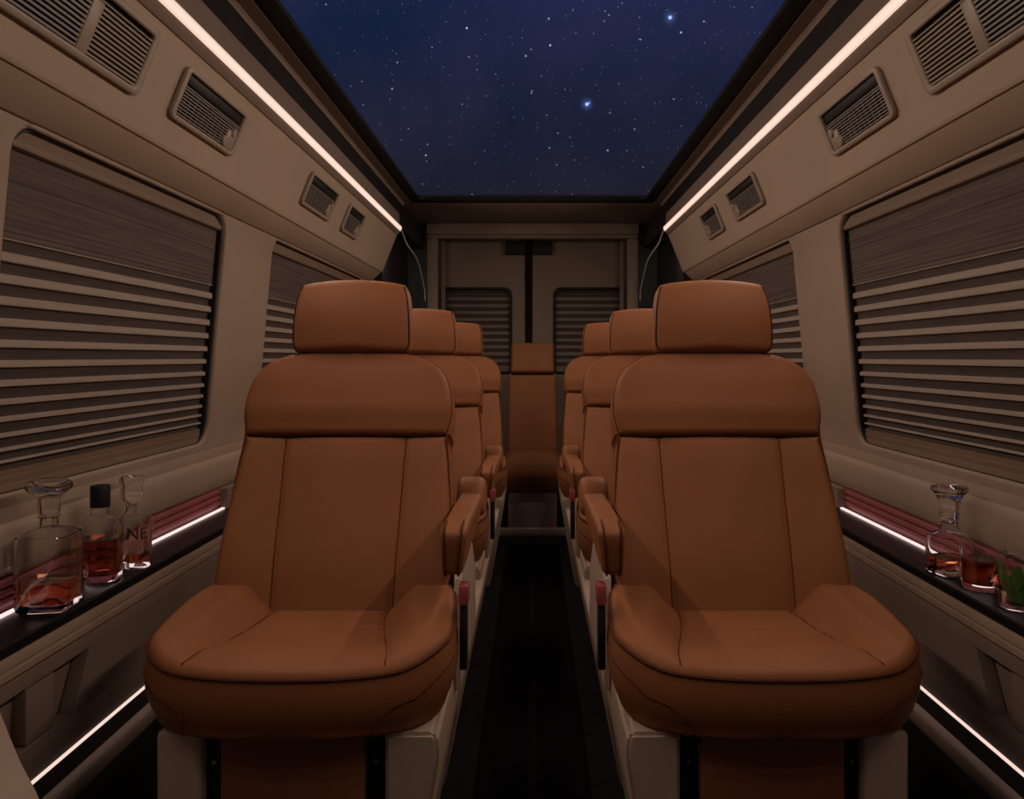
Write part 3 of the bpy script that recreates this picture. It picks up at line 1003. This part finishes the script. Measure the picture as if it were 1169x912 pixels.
ROWY = (1.35, 2.385, 3.485)
XSEAT = 0.4035
WHERE = ('the nearest row', 'the middle row', 'the rear row')
for s in (-1, 1):
    proto = None
    for k, y in enumerate(ROWY):
        lab = 'caramel leather captain seat %s of the aisle in %s' % (SIDE[s], WHERE[k])
        if proto is None:
            proto = captain_seat(-s, lab)
            o = proto
        else:
            o = copy_tree(proto)
            o['label'] = lab
            for ch in [c for c in bpy.data.objects if c.parent == o]:
                kind = ch.name.split('.')[0]
                if k == 1 and kind in ('armrest', 'armrest_pivot'):
                    ch.location.z = -0.042          # armrest folded a little lower in this row
                if k == 2 and kind in ('armrest', 'armrest_pivot', 'buckle_stalk', 'side_cover'):
                    for g in [c for c in bpy.data.objects if c.parent == ch]:
                        bpy.data.objects.remove(g)
                    bpy.data.objects.remove(ch)
        o.location = (s * (XSEAT if k < 2 else 0.380), y, 0)
    # beige kick panel beside the aisle
    pr = [(0.158, 0.338), (0.163, 0.343), (0.185, 0.343), (0.222, 0.0), (0.206, 0.0)]
    bm = bmesh.new()
    prism(bm, [(x - 0.014 * (z / 0.343), z) for x, z in pr], 1.845, 4.40, s)
    struct(obj('trim_aisle_' + SIDE[s], bm, M['cover']))

# middle rear seat
t = thing('middle_seat', 'narrow caramel leather middle seat at the far end of the aisle', 'seat', (0, 4.40, 0))
half = [(0, -0.02), (0.15, -0.02), (0.186, 0.0), (0.19, 0.05), (0.19, 0.3), (0.18, 0.40), (0, 0.41)]
poly = catmull(mirror_outline(half), 6)
cu = obj('seat_cushion', puff(poly, lambda a, b: 0.012 * (1 - (a / 0.19) ** 2), 0.085, 0.205, lambda a, b, w: (a, b, 0.437 - w), 30, 30, sides=((0.4, 1.01), (1.0, 0.97))), M['leather'], t, angle=60)
ml = lean(0.33, 0.43, R(12))
half = [(0, 0.0), (0.13, 0.0), (0.15, 0.02), (0.150, 0.25), (0.147, 0.45), (0.138, 0.478), (0, 0.48)]
poly = catmull(mirror_outline(half), 6)
obj('backrest', puff(poly, lambda a, b: 0.010 * (1 - (a / 0.15) ** 2), 0.02, 0.08, ml, 26, 26), M['leather'], t, angle=60)
half = [(0, 0.482), (0.115, 0.482), (0.131, 0.49), (0.133, 0.55), (0.131, 0.655), (0.122, 0.668), (0, 0.67)]
poly = catmull(mirror_outline(half), 6)
hd = obj('headrest', puff(poly, lambda a, b: 0.030 + 0.010 * (1 - (a / 0.15) ** 2), 0.02, 0.07, ml, 22, 26), M['leather'], t, angle=60)
bm = bmesh.new()
tube(bm, [ml(-0.130 + 0.26 * q / 10, 0.481, 0.0) for q in range(11)], 0.006, 6)
obj('headrest_seam', bm, M['seam'], hd)
for sx in (-1, 1):
    obj_ = bxo('black_post', (*sorted((sx * 0.138, sx * 0.188)), 0.03, 0.08, 0.045, 0.24), M['black'], t, 0.004)
bxo('base_panel', (-0.137, 0.137, 0.028, 0.06, 0.045, 0.24), M['cover'], t, 0.003)
bxo('base_box', (-0.30, 0.30, 0.0805, 0.42, 0.045, 0.24), M['cover'], t, 0.003)
struct(bxo('trim_rear_step', (-0.60, 0.60, 4.401, 4.95, 0.0, 0.044), M['cover'], None, 0.004))

# aisle runner
tag(bxo('aisle_runner', (-0.135, 0.135, -0.9, 4.2, 0.0, 0.004), M['runner'], None, 0.001), 'black carpet runner along the middle of the aisle floor', 'runner')

# beige partition corner at lower left
bm = bmesh.new()
pr = catmull([(0.80, 0.50), (0.784, 0.497), (0.772, 0.470), (0.748, 0.412), (0.718, 0.352), (0.68, 0.25), (0.655, 0.10), (0.65, 0.0)], 5, False) + [(0.80, 0.0)]
prism(bm, pr, 1.06, 1.15, -1)
bmesh.ops.bevel(bm, geom=[e for e in bm.edges if abs(e.verts[0].co.y - e.verts[1].co.y) < 1e-6], offset=0.008, segments=2, affect='EDGES')
pt = obj('partition_panel', bm, M['cover'])
tag(pt, 'curved beige partition corner at the lower left beside the wall', 'partition')

# ------------------------------------------------------------------ bottles and glasses on the counters
ZT = 0.5712
KS = 0.928
def vessel(name, label, cat, x, y, parts, group=None, rot=0):
    t = thing(name, label, cat, (x, y, ZT), group)
    t.scale = (KS, KS, KS)
    t.rotation_euler.z = rot
    for nm, prof, m_, sq, n in parts:
        bm = bmesh.new()
        lathe(bm, prof, 0, 0, n, sq)
        obj(nm, bm, M[m_], t, angle=40)
    return t
def shell(outer, th, base):
    """open vessel: outside profile (r,z) bottom to top, then the inside back down."""
    inner = [(max(r - th, 0.002), z) for r, z in outer if z > base]
    return [(0, outer[0][1])] + outer + list(reversed(inner)) + [(inner[0][0], base), (0, base)]
# left: big decanter
vessel('decanter', 'large square crystal decanter with amber drink, nearest on the left counter', 'decanter', -0.829, 1.352, [
    ('bottle_body', shell([(0.039, 0.0), (0.044, 0.004), (0.0460, 0.012), (0.0468, 0.12), (0.045, 0.136), (0.030, 0.146), (0.013, 0.150), (0.012, 0.166), (0.017, 0.170)], 0.0035, 0.016), 'glass', 6, 48),
    ('drink', [(0, 0.0165), (0.0420, 0.0165), (0.0425, 0.055), (0, 0.055)], 'amber', 6, 48),
    ('stopper', [(0, 0.160), (0.007, 0.160), (0.008, 0.1715), (0.0165, 0.173), (0.0185, 0.178), (0.0190, 0.200), (0.0210, 0.207), (0.0330, 0.214), (0.0390, 0.222), (0.0380, 0.230), (0.0300, 0.236), (0.012, 0.2345), (0, 0.234)], 'glass', None, 32),
], 'vessels on the left counter', 0.12)
vessel('whisky_bottle', 'dark amber whisky bottle with a black cap on the left counter', 'bottle', -0.838, 1.528, [
    ('bottle_body', shell([(0.035, 0.0), (0.039, 0.004), (0.040, 0.012), (0.040, 0.108), (0.036, 0.120), (0.022, 0.130), (0.0165, 0.134), (0.0165, 0.150)], 0.003, 0.014), 'glass', 3.2, 40),
    ('drink', [(0, 0.0145), (0.0362, 0.0145), (0.0365, 0.086), (0, 0.086)], 'whisky', 3.2, 40),
    ('black_cap', [(0, 0.1505), (0.0185, 0.1505), (0.0190, 0.153), (0.0190, 0.192), (0.0175, 0.1955), (0, 0.196)], 'black', None, 28),
], 'vessels on the left counter', 0.2)
hb = vessel('highball_glass', 'clear highball glass with dark letters beside the black capped bottle', 'glass', -0.812, 1.618, [
    ('glass_body', shell([(0.027, 0.0), (0.029, 0.003), (0.0315, 0.108)], 0.0022, 0.014), 'glass', None, 36),
    ('drink', [(0, 0.0145), (0.0268, 0.0145), (0.0272, 0.034), (0, 0.034)], 'amber', None, 36),
], 'vessels on the left counter')
# the letters on the glass: NE
fc = bpy.data.curves.new('tmp', 'FONT')
fc.body = 'NE'
fc.size = 0.036
fc.align_x = 'CENTER'
fc.extrude = 0.0004
to = bpy.data.objects.new('tmp', fc)
COL.objects.link(to)
bpy.context.view_layer.update()
me = bpy.data.meshes.new_from_object(to)
bpy.data.objects.remove(to)
for v in me.vertices:
    a = math.atan2(-1.618, 0.812) + v.co.x / 0.0325
    rr = 0.0318 + v.co.z + (v.co.y - 0.0) * 0.0
    v.co = (rr * math.cos(a), rr * math.sin(a), 0.066 + v.co.y)
link('lettering', me, M['ink'], hb)['label'] = 'dark letters NE'
vessel('decanter', 'small clear decanter with a round stopper behind the black capped bottle', 'decanter', -0.850, 1.672, [
    ('bottle_body', shell([(0.025, 0.0), (0.028, 0.004), (0.029, 0.07), (0.026, 0.095), (0.012, 0.110), (0.010, 0.125), (0.014, 0.128)], 0.003, 0.012), 'glass', 5, 40),
    ('stopper', [(0, 0.118), (0.006, 0.118), (0.0065, 0.129), (0.014, 0.131), (0.0225, 0.139), (0.0235, 0.145), (0.0230, 0.170), (0.0260, 0.176), (0.0260, 0.186), (0.022, 0.191), (0, 0.191)], 'glass', None, 28),
], 'vessels on the left counter', 0.3)
# right
vessel('decanter', 'crystal decanter with a flared stopper on the right counter', 'decanter', 0.830, 1.570, [
    ('bottle_body', shell([(0.034, 0.0), (0.038, 0.004), (0.0385, 0.062), (0.034, 0.080), (0.016, 0.092), (0.0135, 0.100), (0.0135, 0.108), (0.017, 0.111)], 0.0032, 0.016), 'glass', 5, 44),
    ('drink', [(0, 0.0165), (0.0345, 0.0165), (0.035, 0.034), (0, 0.034)], 'amber', 5, 44),
    ('stopper', [(0, 0.100), (0.008, 0.100), (0.009, 0.112), (0.019, 0.1135), (0.018, 0.123), (0.0205, 0.126), (0.019, 0.134), (0.021, 0.140), (0.022, 0.156), (0.030, 0.170), (0.037, 0.178), (0.036, 0.185), (0.028, 0.188), (0, 0.187)], 'glass', None, 32),
], 'vessels on the right counter', 0.3)
def cut_tumbler(x, y, label, h, r0, fill, m_):
    prof = shell([(r0 * 0.86, 0.0), (r0 * 0.92, 0.004), (r0 * 0.95, 0.02), (r0, h)], 0.0025, 0.013)
    return vessel('tumbler', label, 'glass', x, y, [
        ('glass_body', prof, 'glass', None, 36),
        ('drink', [(0, 0.0135), (r0 * 0.95 - 0.0032, 0.0135), (r0 * 0.975 - 0.0032, fill), (0, fill)], m_, None, 36)], 'vessels on the right counter')
cut_tumbler(0.837, 1.466, 'short tumbler holding red amber whisky beside the decanter on the right counter', 0.082, 0.0415, 0.060, 'whisky')
pl = thing('potted_plant', 'green leafy sprig in a clear glass at the near end of the right counter', 'plant', (0.834, 1.352, ZT))
bm = bmesh.new()
lathe(bm, shell([(0.028, 0), (0.031, 0.003), (0.034, 0.085)], 0.002, 0.010), 0, 0, 32)
obj('glass_pot', bm, M['glass'], pl)
for k in range(26):
    a = k * 2.4
    tilt = 0.10 + 0.5 * random.random()
    L = 0.040 + 0.035 * random.random()
    r0 = 0.004 + 0.010 * random.random()
    bm = bmesh.new()
    prev = None
    for q in range(7):
        f = q / 6
        rr = min(r0 + L * f * math.sin(tilt), 0.029)
        zz = 0.012 + L * f * math.cos(tilt) + 0.010 * random.random() * 0
        wd = 0.0085 * math.sin(math.pi * (0.12 + 0.86 * f)) * (0.6 if rr > 0.024 else 1) + 0.0006
        c = Vector((rr * math.cos(a), rr * math.sin(a), zz))
        sd = Vector((-math.sin(a), math.cos(a), 0))
        nr_ = Vector((math.cos(a), math.sin(a), 0))
        cur = [bm.verts.new(c - sd * wd), bm.verts.new(c + nr_ * 0.0012), bm.verts.new(c + sd * wd), bm.verts.new(c - nr_ * 0.0008)]
        if prev:
            for e in range(4):
                bm.faces.new((prev[e], prev[(e + 1) % 4], cur[(e + 1) % 4], cur[e]))
        prev = cur
    obj('leaf', bm, M['leaf'], pl)

# ------------------------------------------------------------------ fill lamps added on the front bulkhead, unseen behind the viewer
def cabin_fill_lamp(x, z, label):
    t = thing('cabin_fill_lamp', label, 'lamp', (x, Y0, z), 'added fill lamps on the front bulkhead')
    bxo('fill_housing', (-0.22, 0.22, 0.0, 0.025, -0.09, 0.09), M['bezel'], t, 0.008)
    ld = bpy.data.lights.new('fill_light', 'AREA')
    ld.shape = 'RECTANGLE'
    ld.size, ld.size_y = 0.40, 0.15
    ld.energy = CABIN_FILL_W
    ld.color = (1.0, 0.76, 0.56)
    lo = bpy.data.objects.new('fill_light', ld)
    COL.objects.link(lo)
    lo.parent = t
    lo.location = (0, 0.03, 0)
    lo.rotation_euler = (R(90 - 8), 0, 0)
    return t
cabin_fill_lamp(-0.45, 1.45, 'added fill lamp on the front bulkhead, left')
cabin_fill_lamp(0.45, 1.45, 'added fill lamp on the front bulkhead, right')

for s in (-1, 1):  # fill lamps added to brighten the middle rear seat, facing away from the camera
    t = thing('rear_fill_lamp', 'small added fill lamp on the rear end of the ' + SIDE[s] + ' overhead console', 'lamp', (s * 0.80, YBIN + 0.001, 1.57), 'added rear fill lamps')
    bxo('fill_housing', (-0.05, 0.05, 0.0, 0.018, -0.04, 0.04), M['black'], t, 0.004)
    ld = bpy.data.lights.new('fill_light', 'AREA')
    ld.shape = 'RECTANGLE'
    ld.size, ld.size_y = 0.09, 0.07
    ld.energy = REAR_FILL_W
    ld.color = (1.0, 0.78, 0.60)
    lo = bpy.data.objects.new('fill_light', ld)
    COL.objects.link(lo)
    lo.parent = t
    lo.location = (0, 0.021, 0)
    lo.rotation_euler = (R(30), 0, R(s * 35))
